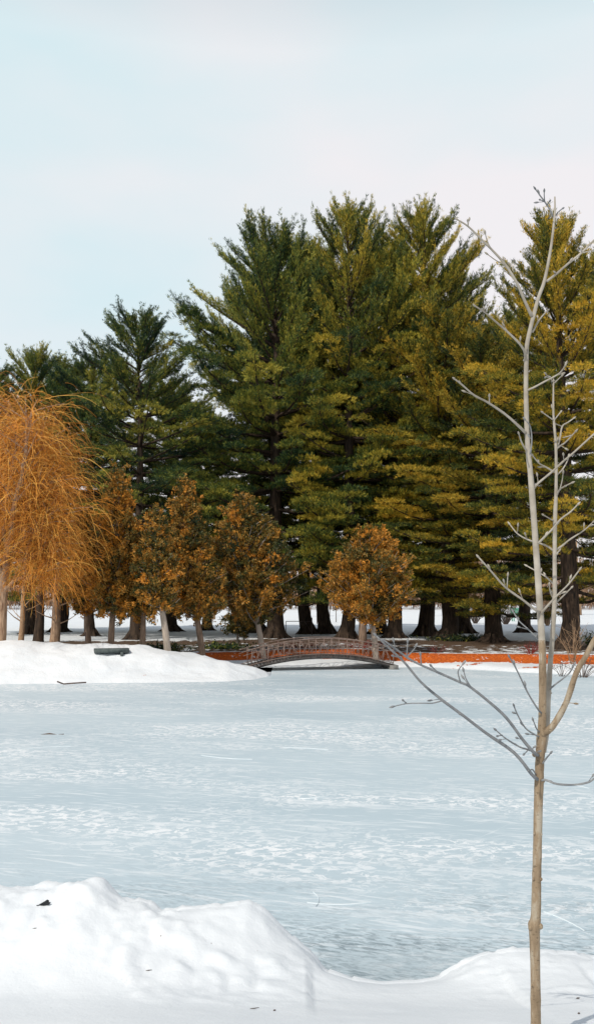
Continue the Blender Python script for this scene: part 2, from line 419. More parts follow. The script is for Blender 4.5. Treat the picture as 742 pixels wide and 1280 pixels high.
# near bank: crest rows of the ploughed ridge seen against the ice
CX = [-300, 0, 50, 90, 115, 128, 150, 175, 200, 250, 290, 308, 330, 352, 372, 390, 405, 440, 480, 520, 545, 570, 600, 640, 700, 742, 1000]
CY = [1120, 1115, 1109, 1102, 1097, 1104, 1128, 1131, 1144, 1143, 1140, 1136, 1150, 1172, 1188, 1200, 1221, 1229, 1232, 1231, 1227, 1212, 1196, 1189, 1192, 1200, 1210]
YC = 5.1
cxw = np.array([at(a, b, YC)[0] for a, b in zip(CX, CY)]); czw = np.array([at(a, b, YC)[2] for a, b in zip(CX, CY)])
cxx = np.concatenate([[-60], cxw, [60]]); czz = np.concatenate([[czw[0]], czw, [czw[-1]]])
def near_height(x, y):
    cz = np.interp(x, cxx, czz)
    yc = YC + 0.22 * fbm(x * 0.8, x * 0 + 2, 11, 3)
    base = 0.80 - 0.62 * sstep(3.1, 5.6, y)                    # bank falling to the pond
    basec = np.minimum(0.80 - 0.62 * sstep(3.1, 5.6, yc), cz)
    extra = cz - basec
    wdt = np.where(extra > 0.2, 0.62, 0.5)
    up = np.exp(-((np.minimum(y - yc, 0)) / wdt) ** 2)
    z = np.where(y < yc, base * 1.0, base)
    czs = sum(np.interp(x + o_, cxx, czz) for o_ in np.linspace(-.45, .45, 9)) / 9
    kz = np.exp(-((y - yc) / 0.22) ** 2)
    z = np.where(y <= yc, base + (cz * kz + czs * (1 - kz) - (0.80 - 0.62 * sstep(3.1, 5.6, yc))) * up, 0)
    # crumbled outer face
    fall = np.clip((y - yc) / (0.35 + 0.5 * np.maximum(cz, 0)), 0, 1)
    z2 = cz + 0.02 - (cz + 0.52) * fall ** 1.25
    z = np.where(y > yc, z2, z)
    rough = sstep(3.9, 4.7, y) * (extra > -1)
    ex = np.clip(extra * 2.2, 0.12, 1)
    z = z + rough * ex * (0.045 * fbm(x * 2.2, y * 2.2, 41, 4) + 0.05 * np.abs(fbm(x * 7, y * 7, 43, 3)) * (fbm(x * 1.6, y * 1.6, 44, 2) > 0.02) - 0.01)
    z = z + 0.035 * np.clip(np.abs(fbm(x * 11, y * 11, 61, 3)) - .12, 0, 1) * np.exp(-((y - yc - .1) / .45) ** 2) * (extra > .1)
    z = z + 0.012 * fbm(x * 1.3, y * 1.3, 47, 3) + 0.004 * fbm(x * 7, y * 7, 48, 2)
    return z
xs = np.concatenate([np.linspace(-60, -5, 30), np.arange(-4.5, 4.5, 0.022), np.linspace(5, 60, 30)])
ys = np.concatenate([np.linspace(-300, -12, 6), np.linspace(-10, 2.0, 14), np.arange(2.2, 6.4, 0.022)])
v, f, X, Y = grid(xs, ys, near_height)
bank = mesh_obj('snow_bank', v, f, M['snow_near'], smooth=True)
tag(bank, 'near snow bank with a ploughed ridge along the pond', kind='structure')
def nh(x, y): return float(near_height(np.array([x]), np.array([y]))[0])

# skate scratches: low ridges of shaved ice
rng = np.random.default_rng(4)
SC = MB()
def ribbon(mb, pts, wd):
    pts = np.asarray(pts); tan = np.gradient(pts, axis=0); tan /= np.linalg.norm(tan, axis=1)[:, None] + 1e-9
    nrm = np.stack([-tan[:, 1], tan[:, 0], tan[:, 2] * 0], -1); n = len(pts)
    wdt = wd * np.sin(np.linspace(0.08, math.pi - 0.08, n))[:, None]
    l = pts - nrm * wdt; r = pts + nrm * wdt; c = pts + np.array([0, 0, 0.004])
    l[:, 2] = 0.0005; r[:, 2] = 0.0005
    i = np.arange(n - 1)[:, None]
    q = np.concatenate([np.hstack([i, i + n, i + n + 1, i + 1]), np.hstack([i + n, i + 2 * n, i + 2 * n + 1, i + n + 1])])
    mb.add(np.vstack([l, c, r]), q)
for k in range(16):
    y0 = 5.6 + 17 * rng.random() ** 1.6; x0 = (rng.random() - 0.5) * (y0 * 0.85)
    a = rng.normal(0.1, 0.45) + (0 if rng.random() < 0.75 else rng.normal(0, 1)); Ln = rng.uniform(0.2, 0.7) * (0.5 + y0 * 0.10); cv = rng.normal(0, 0.8)
    s = np.linspace(0, 1, 12); ang = a + cv * s
    pts = np.stack([x0 + np.cumsum(np.cos(ang)) * Ln / 12, y0 + np.cumsum(np.sin(ang)) * Ln / 12, np.full(12, 0.004)], -1)
    ribbon(SC, pts, rng.uniform(0.0008, 0.002) * (0.7 + y0 * 0.04))
sc = SC.build('skate_scratches', M['scratch'], ice)

# ------------------------------------------------------------------ foliage blades
def blades(P, D, n, Ln, Wd, spread, up, rng, tint, jit=0.03, flat=0.0):
    """P tuft points, D tuft directions; returns verts, tris, tint"""
    m_ = len(P)
    P = np.repeat(P, n, 0) + rng.normal(0, jit, (m_ * n, 3))
    d = np.repeat(D, n, 0) + rng.normal(0, spread, (m_ * n, 3)); d[:, 2] = d[:, 2] * (1 - flat) + up
    d /= np.linalg.norm(d, axis=1)[:, None] + 1e-9
    s = rng.normal(0, 1, (m_ * n, 3)); s = np.cross(d, s); s /= np.linalg.norm(s, axis=1)[:, None] + 1e-9
    ln = Ln * rng.uniform(0.7, 1.25, m_ * n)[:, None]; wd = Wd * rng.uniform(0.7, 1.3, m_ * n)[:, None]
    v = np.stack([P - d * ln * 0.1, P + d * ln * 0.55 + s * wd, P + d * ln, P + d * ln * 0.5 - s * wd], 1).reshape(-1, 3)
    i = np.arange(m_ * n)[:, None] * 4
    f = i + np.array([[0, 1, 2, 3]])
    tt = np.repeat(tint, n) + rng.normal(0, 0.15, m_ * n)
    return v, f, np.repeat(np.clip(tt, 0, 1), 4)

# ------------------------------------------------------------------ white pine
PH = 20.0
def make_pine(seed, Rm, dens=1.0, t0=0.10, asc=1.0, trunk_r=0.36, lop=0.0, top_open=0.0, base_tint=0.42):
    """mesh data for one pine about 20 m tall: trunk, limbs, crown"""
    rng = np.random.default_rng(seed)
    T = MB(); B = MB()
    # trunk with a flared foot
    zz = np.array([-0.6, 0.0, 0.25, 0.6, 1.3, 3, 6, 10, 14, 17, 19, PH - 0.1])
    rr = trunk_r * np.array([1.75, 1.45, 1.2, 1.05, .95, .92, .78, .58, .36, .18, .08, .02])
    wx = np.cumsum(rng.normal(0, 0.06, len(zz))); wy = np.cumsum(rng.normal(0, 0.06, len(zz)))
    wx -= wx[1]; wy -= wy[1]
    T.tube(np.stack([wx, wy, zz], -1), rr, 12)
    # roots
    for k in range(6):
        a = k / 6 * 6.283 + rng.uniform(-.3, .3)
        c, s = math.cos(a), math.sin(a)
        T.tube([(c * trunk_r * .7, s * trunk_r * .7, .45), (c * trunk_r * 1.5, s * trunk_r * 1.5, .08), (c * trunk_r * 2.6, s * trunk_r * 2.6, -.12)], [trunk_r * .35, trunk_r * .28, .04], 6)
    TP = []; TD = []; TT = []
    nb = int(126 * (.4 + .6 * dens))
    ga = rng.uniform(0, 6.28); wph = 0.0
    for i in range(nb):
        t = t0 + (0.985 - t0) * max(0.0, (i + rng.uniform(-.4, .4)) / nb) ** 0.78
        t = min(max(t, t0), 0.985)
        if t < .74: t = (round(t * PH / .92 + wph) * .92 + rng.normal(0, .07)) / PH; t = max(t, t0)
        ga += 2.399 + rng.uniform(-.35, .35)
        prof = np.interp(t, [0.05, .12, .25, .45, .62, .78, .9, 1.0], [.62, .85, 1.0, .96, .86, .68, .46, .12])
        Lb = Rm * prof * rng.uniform(0.68, 1.15) * (1 + lop * (-math.cos(ga)))
        if rng.random() < 0.10: Lb *= 0.6
        el = R(np.interp(t, [.08, .35, .55, .7, .85, 1.0], [-7, 1, 12, 28, 42, 62])) * asc + rng.normal(0, 0.07)
        h = t * PH
        bx = np.interp(h, zz, wx); by = np.interp(h, zz, wy)
        s = np.linspace(0, 1, 6)
        sag = np.interp(t, [.1, .5, 1], [-.10, -.03, .12]) * Lb
        curve = 0.14 * Lb
        rad = Lb * s * math.cos(el)
        hz = h + Lb * s * math.sin(el) + sag * np.sin(s * math.pi) + curve * s ** 3
        yaw = ga + rng.normal(0, 0.12) * s * 1.5
        pts = np.stack([bx + rad * np.cos(yaw), by + rad * np.sin(yaw), hz], -1)
        r0 = 0.018 + 0.017 * Lb
        B.tube(pts, r0 * (1 - 0.88 * s), 4, cap=False)
        btint = base_tint + rng.normal(0, 0.12)
        def on(u): return np.array([np.interp(u, s, pts[:, q]) for q in range(3)])
        bd = pts[-1] - pts[1]; bd /= np.linalg.norm(bd)
        perp = np.cross(bd, [0, 0, 1]); perp /= np.linalg.norm(perp) + 1e-9
        upw = float(np.interp(t, [.50, .74], [0, 1]))       # 0: flat boughs, 1: upswept shoots
        if rng.random() > upw:
            # flat boughs: pillows of needles carried along the outer part of the limb
            nc = max(2, int(round((Lb * .75) / .62)))
            for j in range(nc):
                u = .30 + .70 * (j + .7) / nc + rng.uniform(-.05, .05); u = min(u, 1.0)
                p = on(u); sgn = 1 if (j + i) % 2 else -1
                ra = rng.uniform(.50, .92) * (1.05 - .25 * u); rb_ = ra * rng.uniform(.75, 1.1); rc = rng.uniform(.12, .24)
                c = p + perp * sgn * rng.uniform(.05, .55) * (1.1 - .5 * u) + np.array([0, 0, rng.uniform(0, .12)])
                B.tube([on(max(u - .18, .05)), (p + c) / 2, c], [.014, .011, .004], 3, cap=False)
                n_ = int(95 * ra * rb_ / .55 * dens) + 10
                r_ = np.sqrt(rng.random(n_)) ; th = rng.uniform(0, 6.283, n_)
                lob = 1 + .22 * np.sin(th * 3 + rng.uniform(0, 6)) + .15 * np.sin(th * 5 + rng.uniform(0, 6))
                hx = np.array([bd[0], bd[1], 0]); hx /= np.linalg.norm(hx) + 1e-9; hy = np.array([-hx[1], hx[0], 0])
                lx = r_ * np.cos(th) * ra * lob; ly = r_ * np.sin(th) * rb_ * lob
                lz = rc * (1 - r_ ** 2) * rng.uniform(.3, 1.1, n_) + .10 * vnoise(lx * 4, ly * 4, i + j) + r_ ** 3 * rng.uniform(-.10, .10, n_)
                q = c + lx[:, None] * hx + ly[:, None] * hy + lz[:, None] * np.array([0, 0, 1.0]) + bd * (lx[:, None] * .12)
                dv = (np.cos(th) * r_)[:, None] * hx + (np.sin(th) * r_)[:, None] * hy + hx * .45 + np.array([0, 0, .45])
                dv /= np.linalg.norm(dv, axis=1)[:, None]
                ct = btint + rng.normal(0, .10)
                TP.append(q); TD.append(dv); TT.append(ct + rng.normal(0, .06, n_))
        else:
            # upswept shoots, like bottle brushes
            ns_ = max(6, int(Lb * 9.5))
            for j in range(ns_):
                u = min(.999, .18 + .82 * (j + rng.random()) / ns_)
                p = on(u); a_ = rng.uniform(-.85, .85)
                dv = bd * 1.0 + perp * a_ + np.array([0, 0, rng.uniform(.15, .75)]); dv /= np.linalg.norm(dv)
                l_ = rng.uniform(.25, 1.0) * (.6 + .25 * min(Lb, 2.5)) * (1.15 - .4 * u)
                e_ = p + dv * l_ + np.array([0, 0, .12 * l_]); B.tube([p, e_], [.010, .003], 3, cap=False)
                nn = max(4, int(l_ / .085)); ss = np.linspace(.15, 1.05, nn)[:, None]
                pp = p + (e_ - p) * ss + rng.normal(0, .035, (nn, 3))
                TP.append(pp); TD.append(np.repeat(dv[None], nn, 0)); TT.append(np.full(nn, btint + rng.normal(0, .10)))
            nn = max(6, int(Lb / .11)); ss = np.linspace(.25, 1.03, nn)
            pp = np.array([on(min(q, 1)) for q in ss]) + rng.normal(0, .04, (nn, 3)); TP.append(pp); TD.append(np.repeat(bd[None], nn, 0)); TT.append(np.full(nn, btint))
    # crown tip
    ztop = np.linspace(PH - 1.0, PH + 0.1, 14)
    TP.append(np.stack([ztop * 0 + wx[-1], ztop * 0 + wy[-1], ztop], -1)); TD.append(np.tile([0, 0, 1.0], (14, 1))); TT.append(np.full(14, base_tint))
    P = np.vstack(TP); D = np.vstack(TD); TT = np.concatenate(TT)
    zs = PH / np.percentile(P[:, 2], 99.96)
    for mb in (T, B):
        for a_ in mb.v: a_[:, 2] *= zs
    P[:, 2] *= zs
    v, f, tt = blades(P, D, 9, 0.15, 0.0115, 0.50, 0.25, rng, TT, jit=0.035)
    return T, B, (v, f, tt)

def tree_proto(name, parts, barkmat, leafmat, loc, label, cat, group):
    T, B, (v, f, tt) = parts
    e = empty(name, loc, label, cat, group)
    T.build('trunk', barkmat, e, smooth=True)
    B.build('limbs', barkmat, e)
    mesh_obj('crown', v, f, leafmat, e, attrs={'tint': tt})
    return e

FAST = False
protos = [
    make_pine(11, 5.7, 1.22, .10, 1.0, .40, lop=0.18, base_tint=.46),
    make_pine(12, 4.4, 1.00, .13, 1.0, .36, base_tint=.54),
    make_pine(13, 4.9, 1.05, .115, 0.9, .40, base_tint=.54),
    make_pine(14, 4.9, 1.00, .10, 0.95, .40, base_tint=.55),
    make_pine(15, 4.8, 0.72, .20, 0.8, .30, base_tint=.42),
    make_pine(16, 4.8, 1.0, .13, 1.05, .42, base_tint=.56),
]
PG = 'white pines standing in the grove across the pond'
# px of foot, depth, row of top, px shift of spread, proto, turn, crown width factor, colour, label
pines = [
    (-28, 47, 448, 4, 0.3, .85, (0.85, 1.0, 1.0), 'dark pine at the left edge of the photo, mostly hidden by the orange willow'),
    (38, 50, 425, 1, 1.3, .95, (0.75, 0.95, 1.0), 'low dark round-topped pine rising just above the orange willow'),
    (114, 47, 432, 4, 2.0, .95, (0.80, 1.0, 1.1), 'thin pine between the willow and the open-crowned pine with sky showing through'),
    (168, 43, 380, 4, 4.0, 1.0, (0.85, 1.0, 1.0), 'open airy pine with sky showing through its limbs, left of the tall grove'),
    (74, 53, 440, 1, 0.2, 1.05, (0.7, 0.9, 1.0), 'dim pine crown filling the space between the round-topped pine and the open airy pine'),
    (214, 54, 462, 2, 2.5, 1.0, (0.7, 0.9, 1.0), 'low pine behind the right side of the open airy pine'),
    (258, 56, 505, 1, 0.9, .9, (0.75, 0.95, 1.0), 'short dark pine deep in the gap left of the widest pine'),
    (322, 52, 330, 2, 2.2, .95, (0.70, 0.92, 1.0), 'shaded pine close behind the widest pine on its left'),
    (343, 45, 272, 0, 0.0, 1.05, (0.85, 1.0, 0.95), 'tall wide pine with long upswept boughs against the sky, left end of the tall grove'),
    (407, 50, 300, 1, 3.0, 1.0, (0.75, 0.95, 1.0), 'dark-trunked pine seen just right of the bridge crown, behind the others'),
    (433, 44, 243, 1, 5.0, .95, (0.95, 1.0, 0.8), 'tallest narrow-topped pine in the middle of the grove, above the rust-coloured cedar'),
    (384, 50, 292, 1, 2.4, 1.0, (0.75, 0.92, 1.0), 'shaded pine filling the space between the widest pine and the tallest one'),
    (474, 50, 284, 2, 4.1, 0.95, (0.8, 0.95, 0.95), 'pine standing behind, between the tallest pine and the broad feathery-topped one'),
    (580, 51, 322, 1, 1.0, 1.05, (0.85, 0.97, 0.9), 'pine behind the two low golden pines, its top left of the sapling tip'),
    (492, 45, 300, 3, 1.7, .9, (0.9, 1.0, 0.8), 'pine with dark straight trunk right of the pale-stemmed cedar'),
    (532, 47, 245, 2, 0.7, 1.05, (0.95, 1.0, 0.75), 'tall pine with broad feathery top right of the middle of the grove'),
    (555, 43, 372, 3, 2.9, 1.0, (1.1, 1.0, 0.7), 'golden-green pine whose trunk stands third from the bridge end, lower than its neighbours'),
    (616, 41, 398, 3, 4.4, 1.0, (1.05, 1.0, 0.85), 'low golden pine with flared foot standing alone on the snow left of the green bench'),
    (655, 52, 372, 2, 1.1, .9, (0.8, 0.95, 0.9), 'dull green pine filling the gap behind the sapling top'),
    (707, 35.5, 262, 5, 5.5, .86, (1.1, 1.0, 0.65), 'big pine nearest the water with a thick scarred trunk, behind the bare sapling'),
    (780, 40, 300, 2, 0.4, 1.0, (1.0, 1.0, 0.85), 'pine at the right edge of the photo, its trunk outside the picture'),
]
pobj = {}
for i, (px, Yd, top, pr, rz, wf, colr, lab) in enumerate(pines):
    x = xat(px, Yd); z0 = hf(x, Yd)
    H = (at(px, top + 9, Yd)[2] - z0)
    if pr not in pobj:
        o = tree_proto('pine_tree', protos[pr], M['pine_bark'], M['pine'], (x, Yd, z0), lab, 'pine tree', PG)
        pobj[pr] = o
    else:
        o = copy_tree(pobj[pr])
    o.location = (x, Yd, z0); o['label'] = lab
    o.rotation_euler = (0, 0, rz if pr != 0 else 0)
    o.scale = (wf, wf, H / PH)
    for c in o.children:
        if c.name.startswith('crown'): c.color = (*colr, 1)

# ------------------------------------------------------------------ cedar (arborvitae)
def make_cedar(seed, H, Rm, zb, lean=(0, 0), dens=1.0, base_tint=.6, bare=0.0, trunk_r=.09, shape=None):
    rng = np.random.default_rng(seed)
    T = MB(); B = MB()
    s = np.linspace(0, 1, 8)
    cx = lean[0] * H * np.sin(s * 1.5) ; cy = lean[1] * H * np.sin(s * 1.5)
    tr = np.stack([cx, cy, s * H * .97], -1); tr[0, 2] = -.25
    T.tube(tr, trunk_r * (1.25 - 1.15 * s), 8)
    P = []; D = []; TT = []
    nb = int(150 * dens); ga = 0
    for i in range(nb):
        u = (i + rng.uniform(-.5, .5)) / nb; u = min(max(u, 0), 1)
        h = zb + (H - zb) * u
        ga += 2.399 + rng.normal(0, .3)
        prof = np.interp(u, *(shape or ([0, .1, .25, .5, .8, 1], [.7, .98, 1, .80, .40, .06])))
        Lb = Rm * prof * rng.uniform(.55, 1.2) * (1 + .5 * float(vnoise(np.array([math.cos(ga) * 1.3 + seed]), np.array([math.sin(ga) * 1.3 + u * 3]), seed)[0]))
        el = R(rng.uniform(8, 40)) + .3 * u
        b0 = np.array([np.interp(h, tr[:, 2], tr[:, 0]), np.interp(h, tr[:, 2], tr[:, 1]), h - Lb * math.sin(el) * .7])
        d = np.array([math.cos(ga) * math.cos(el), math.sin(ga) * math.cos(el), math.sin(el)])
        b1 = b0 + d * Lb; bm = (b0 + b1) / 2 - np.array([0, 0, .06 * Lb])
        B.tube([b0, bm, b1], [.012 + .008 * Lb, .012, .004], 4, cap=False)
        if rng.random() < bare: continue
        bt = base_tint + rng.normal(0, .2)
        n = max(8, int(Lb * 30)); cs = rng.uniform(.25, 1.0, max(2, int(Lb * 3.5))); co = rng.normal(0, .15, (len(cs), 3))
        for q in range(n):
            kk = rng.integers(len(cs)); w_ = cs[kk] + rng.normal(0, .05)
            off = co[kk] + rng.normal(0, .085, 3)
            P.append(b0 + d * Lb * w_ + off); dv = d + rng.normal(0, .6, 3); D.append(dv); TT.append(bt + rng.normal(0, .1))
    P = np.array(P); D = np.array(D); D /= np.linalg.norm(D, axis=1)[:, None]
    v, f, tt = blades(P, D, 9, 0.10, 0.021, .50, .15, rng, np.array(TT), jit=.028)
    return T, B, (v, f, tt)
CG = 'bronze-leaved cedars along the far bank'
# px foot, depth, row top, radius px, crown bottom row, lean px at top, tint, label, bark
cedars = [
    (138, 30.0, 592, 40, 775, 6, .70, 'reddish brown cedar beside the willow with a pale trunk', 'cedar_bark', 0, 1.0),
    (113, 31.5, 640, 24, 768, -12, .74, 'slim rusty cedar with a leaning dark stem half inside the willow', 'cedar_bark', 0, .8),
    (178, 30.2, 668, 27, 775, 2, .58, 'short yellow-brown cedar directly behind the right end of the grey board', 'cedar_bark', 0, .8),
    (211, 28.9, 640, 26, 772, -20, .60, 'cedar with a slender grey stem leaning left at the crest of the snow spit', 'cedar_bark_pale', 0, .8),
    (256, 31.2, 604, 40, 778, -26, .66, 'tall bronze cedar with straight stem standing behind the bare orange bank', 'cedar_bark', 0, 1.1),
    (331, 33.6, 622, 48, 778, -28, .56, 'wide olive-bronze cedar with a leaning pale stem at the left end of the footbridge', 'cedar_bark_pale', 0, 1.2),
    (470, 33.2, 664, 52, 776, -10, .72, 'rust and gold cedar with whitish straight stem at the right end of the footbridge', 'cedar_bark_pale', .06, 1.15),
    (453, 38.0, 690, 30, 770, 0, .62, 'brown-trunked cedar behind the rust and gold one', 'cedar_bark', 0, .7),
]
for i, (px, Yd, top, rpx, bot, lean, tint, lab, bk, bare, dn) in enumerate(cedars):
    x = xat(px, Yd); z0 = hf(x, Yd)
    H = at(px, top, Yd)[2] - z0; zb = at(px, bot, Yd)[2] - z0; Rm = rpx / 1100 * Yd * 1.14
    Tl = (lean / 1100 * Yd) / H
    shp = ([0, .12, .35, .6, .85, 1], [.6, .95, 1, .85, .45, .12]) if px in (470, 331) else None
    pr = make_cedar(100 + i, H, Rm, zb + .25, (Tl, 0), dn * 1.15, tint - .05, bare, .10 if px not in (453,) else .16, shp)
    tree_proto('cedar_tree', pr, M[bk], M['cedar'], (x, Yd, z0), lab, 'cedar tree', CG)
# little dark evergreen
x = xat(297, 36); z0 = hf(x, 36)
pr = make_cedar(140, at(297, 750, 36)[2] - z0, .65, at(297, 792, 36)[2] - z0 + .2, (0, 0), .45, .2, 0, .05)
tree_proto('young_cedar_tree', pr, M['cedar_bark_pale'], M['cedar'], (x, 36, z0), 'small dark green young evergreen on a thin stem left of the bridge', 'young tree', None)

# ------------------------------------------------------------------ willow
def make_willow():
    rng = np.random.default_rng(7)
    Yd = 28.6
    x0 = xat(-2, Yd, 800); z0 = hf(x0, Yd)
    e = empty('willow_tree', (x0, Yd, z0), 'big weeping willow with orange drooping twigs at the left edge of the photo', 'willow tree')
    def P(px, py, dy=0.0):
        if py <= 735: px = 12 + (px - 12) * .64; dy *= .8
        if py < 700: py = 700 - (700 - py) * .95
        return at(px, py, Yd + dy) - np.array([x0, Yd, z0])
    T = MB()
    T.tube([P(-2, 838), P(-2, 815), P(1, 790), P(3, 750), P(4, 715), P(8, 690)], [.30, .24, .20, .17, .15, .12], 10)
    T.build('trunk', M['willow_bark'], e, smooth=True)
    Lm = MB()
    limbs = [
        [P(4, 715), P(-4, 690, .2), P(-3, 660, .4), P(-16, 600, .7), P(-20, 540, .9)],
        [P(8, 692, -.3), P(14, 665, -1.0), P(22, 630, -1.9), P(34, 600, -2.3), P(42, 570, -2.5), P(50, 530, -2.4), P(56, 505, -2.2)],
        [P(12, 665), P(13, 640, .3), P(6, 600, .5), P(-4, 568, .6), P(-10, 535, .7)],
        [P(18, 630, -.2), P(24, 605, .2), P(22, 580, .5), P(30, 545, .8), P(25, 510, 1.0)],
        [P(28, 600, -.4), P(44, 580, -.7), P(60, 560, -1.0), P(72, 545, -1.1)],
        [P(4, 715), P(25, 690, .5), P(52, 665, .9), P(78, 640, 1.2), P(92, 622, 1.4)],
        [P(10, 690), P(30, 650, -.8), P(58, 618, -1.3), P(84, 600, -1.6)],
        [P(4, 720), P(-25, 690, -.5), P(-60, 650, -.8), P(-90, 610, -1)],
        [P(4, 715), P(-10, 670, .8), P(-40, 620, 1.5), P(-60, 560, 1.8)],
        [P(8, 690), P(20, 640, 1.2), P(45, 590, 1.9), P(62, 550, 2.2)],
        [P(8, 692), P(5, 650, -1), P(15, 590, -1.7), P(30, 540, -2.0)],
        [P(20, 700), P(50, 700, -.7), P(75, 690, -1.0), P(95, 672, -1.2)],
        [P(8, 690), P(38, 672, -.9), P(72, 655, -1.4), P(98, 636, -1.5)],
        [P(10, 680), P(36, 640, .2), P(66, 600, .2), P(86, 570, .3)],
        [P(3, 740), P(30, 725, -.4), P(60, 722, -.8), P(85, 712, -1.1)],
    ]
    starts = []
    for k, l in enumerate(limbs):
        l = np.array(l); n = 12
        s = np.linspace(0, 1, len(l)); u = np.linspace(0, 1, n)
        l = np.stack([np.interp(u, s, l[:, q]) for q in range(3)], -1)
        l[2:-1] += rng.normal(0, .035, (n - 3, 3))
        Lm.tube(l, (.085 if k != 1 else .10) - .065 * u, 6)
        for q in range(3, n):
            for r_ in range(3):
                # side branches
                d = l[q] - l[q - 1]; d /= np.linalg.norm(d); d = d + rng.normal(0, .65, 3); d[2] = abs(d[2]) * .6 + .15; d /= np.linalg.norm(d)
                ln = rng.uniform(.5, 1.4)
                b1 = l[q] + d * ln * .5; b2 = l[q] + d * ln - np.array([0, 0, .06])
                Lm.tube([l[q], b1, b2], [.022, .015, .008], 4, cap=False)
                starts += [(l[q], d), (b1, d), (b2, d), ((b1 + b2) / 2, d)]
    Lm.build('limbs', M['willow_bark'], e, smooth=True)
    V = []; F = []; TT = []; n = 0
    K = 7
    for (p, d) in starts:
        for q in range(9):
            d0 = d * .6 + rng.normal(0, .7, 3); d0[2] = d0[2] * .5 - .05; d0 /= np.linalg.norm(d0)
            ln = rng.uniform(.3, 1.35) * (1.5 if rng.random() < .25 else 1); st = ln / K
            pts = [p + rng.normal(0, .22, 3)]; dd_ = d0.copy(); droop = rng.uniform(.12, .40); wob = rng.normal(0, .12, 3)
            for j in range(K):
                dd_ = dd_ + np.array([0, 0, -droop]) * (.5 + j * .12) + rng.normal(0, .10, 3) + wob * .2
                dd_ /= np.linalg.norm(dd_); pts.append(pts[-1] + dd_ * st)
            pts = np.array(pts)
            # stop before the snow
            pts[:, 2] = np.maximum(pts[:, 2], .75 + .5 * rng.random())
            wd = np.linspace(.0065, .003, K + 1)[:, None] * rng.uniform(.6, 1.35)
            sd_ = np.cross(pts[-1] - pts[0], rng.normal(0, 1, 3)); sd_ /= np.linalg.norm(sd_) + 1e-9
            V.append(np.vstack([pts - sd_ * wd, pts + sd_ * wd]))
            i = np.arange(K)[:, None] + n
            F.append(np.hstack([i, i + K + 1, i + K + 2, i + 1])); n += 2 * (K + 1)
            TT.append(np.full(2 * (K + 1), np.clip(.5 + rng.normal(0, .3), 0, 1)))
    mesh_obj('hanging_twigs', np.vstack(V), np.vstack(F), M['willow'], e, attrs={'tint': np.concatenate(TT)})
make_willow()

# second small trunks inside the willow skirt
rng = np.random.default_rng(31)
for px, Yd, rw, mt, lab in [(48, 40, .20, 'pine_bark', 'dark bare trunk low behind the willow skirt, nearest the willow trunk'), (68, 33, .17, 'willow_bark', 'brown stump-like trunk under the right side of the willow'), (26, 34, .10, 'twig_tan', 'pale leaning thin trunk beside the willow trunk')]:
    x = xat(px, Yd); z0 = hf(x, Yd)
    e = empty('bare_tree', (x, Yd, z0), lab, 'bare tree')
    T = MB(); T.tube([(0, 0, -.3), (0, 0, .15), (.05, 0, 1), (.02, .1, 2.3), (.15, .1, 4.2)], [rw * 1.7, rw * 1.25, rw, rw * .8, rw * .3], 9); T.build('trunk', M[mt], e, smooth=True)
    B = MB()
    for k in range(26):
        h = rng.uniform(1, 4); a = rng.uniform(0, 6.28); l = rng.uniform(.5, 1.3)
        p = np.array([.05, .05, h]); d = np.array([math.cos(a), math.sin(a), rng.uniform(.2, .9)])
        B.tube([p, p + d * l * .5, p + d * l + [0, 0, .1]], [.03, .018, .006], 4, cap=False)
    B.build('limbs', M[mt], e)

# ------------------------------------------------------------------ footbridge
def bridge():
    A = at(312, 829, 30.7); Bp = at(485, 827.5, 31.6)
    A = np.array([A[0], A[1], 0.12]); Bp = np.array([Bp[0], Bp[1], 0.12])
    e = empty('footbridge', tuple((A + Bp) / 2 * [1, 1, 0]), 'low arched footbridge with brown lattice railings over the frozen channel', 'footbridge')
    c = (A + Bp) / 2 * [1, 1, 0]; A = A - c; Bp = Bp - c
    ax = (Bp - A); Ln = np.linalg.norm(ax); ax /= Ln; pr = np.array([-ax[1], ax[0], 0]); W = .62
    def pt(u, side, h): # u 0..1 along
        zc = .12 + .34 * (1 - (2 * u - 1) ** 2)
        p = A + ax * Ln * u; return np.array([p[0], p[1], 0]) + pr * side * W + np.array([0, 0, zc + h])
    U = np.linspace(-.0, 1, 25)
    D = MB()
    for s in (-1, 1):
        D.tube([pt(u, s, -.02) for u in U], .045, 4)
    Dk = D.build('arch_beam', M['deck'], e)
    P = MB()
    nP = 44
    for k in range(nP):
        u = (k + .5) / nP; a = pt(u, 0, .035)
        P.box(a, (Ln / nP * .86, W * 2 - .02, .03), rz=math.atan2(ax[1], ax[0]))
    P.build('deck_planks', M['deck'], e)
    for s in (-1, 1):
        Rl = MB()
        Ue = np.linspace(-.06, 1.0, 28)
        hr = .62
        Rl.tube([pt(u, s, hr) for u in Ue], .018, 5); Rl.tube([pt(u, s, hr - .13) for u in Ue], .012, 5)
        Rl.tube([pt(u, s, .10) for u in Ue], .014, 5)
        f = Rl.build('handrail', M['rail'], e)
        npn = 9
        Lt = MB()
        for k in range(npn + 1):
            u = k / npn
            Ps = MB(); Ps.tube([pt(u, s, -.05), pt(u, s, hr)], .015, 5); Ps.build('railing_post', M['rail'], e)
        for k in range(npn):
            u0 = k / npn; u1 = (k + 1) / npn; um = (u0 + u1) / 2; q = (u1 - u0) * .18
            for (a_, b_) in ((u0 + .004, um - q * .2), (u0 + q, um), (u1 - .004, um + q * .2), (u1 - q, um)):
                Lt.tube([pt(a_, s, .02), pt(b_, s, hr - .13)], .008, 4)
        Lt.build('railing_lattice', M['rail'], e)
    # stone footings
    for u in (0.0, 1.0):
        F_ = MB(); p = pt(u, 0, 0); F_.box((p[0], p[1], 0.0), (.28, 1.5, .30), rz=math.atan2(ax[1], ax[0])); F_.build('footing', M['rock'], e)
bridge()

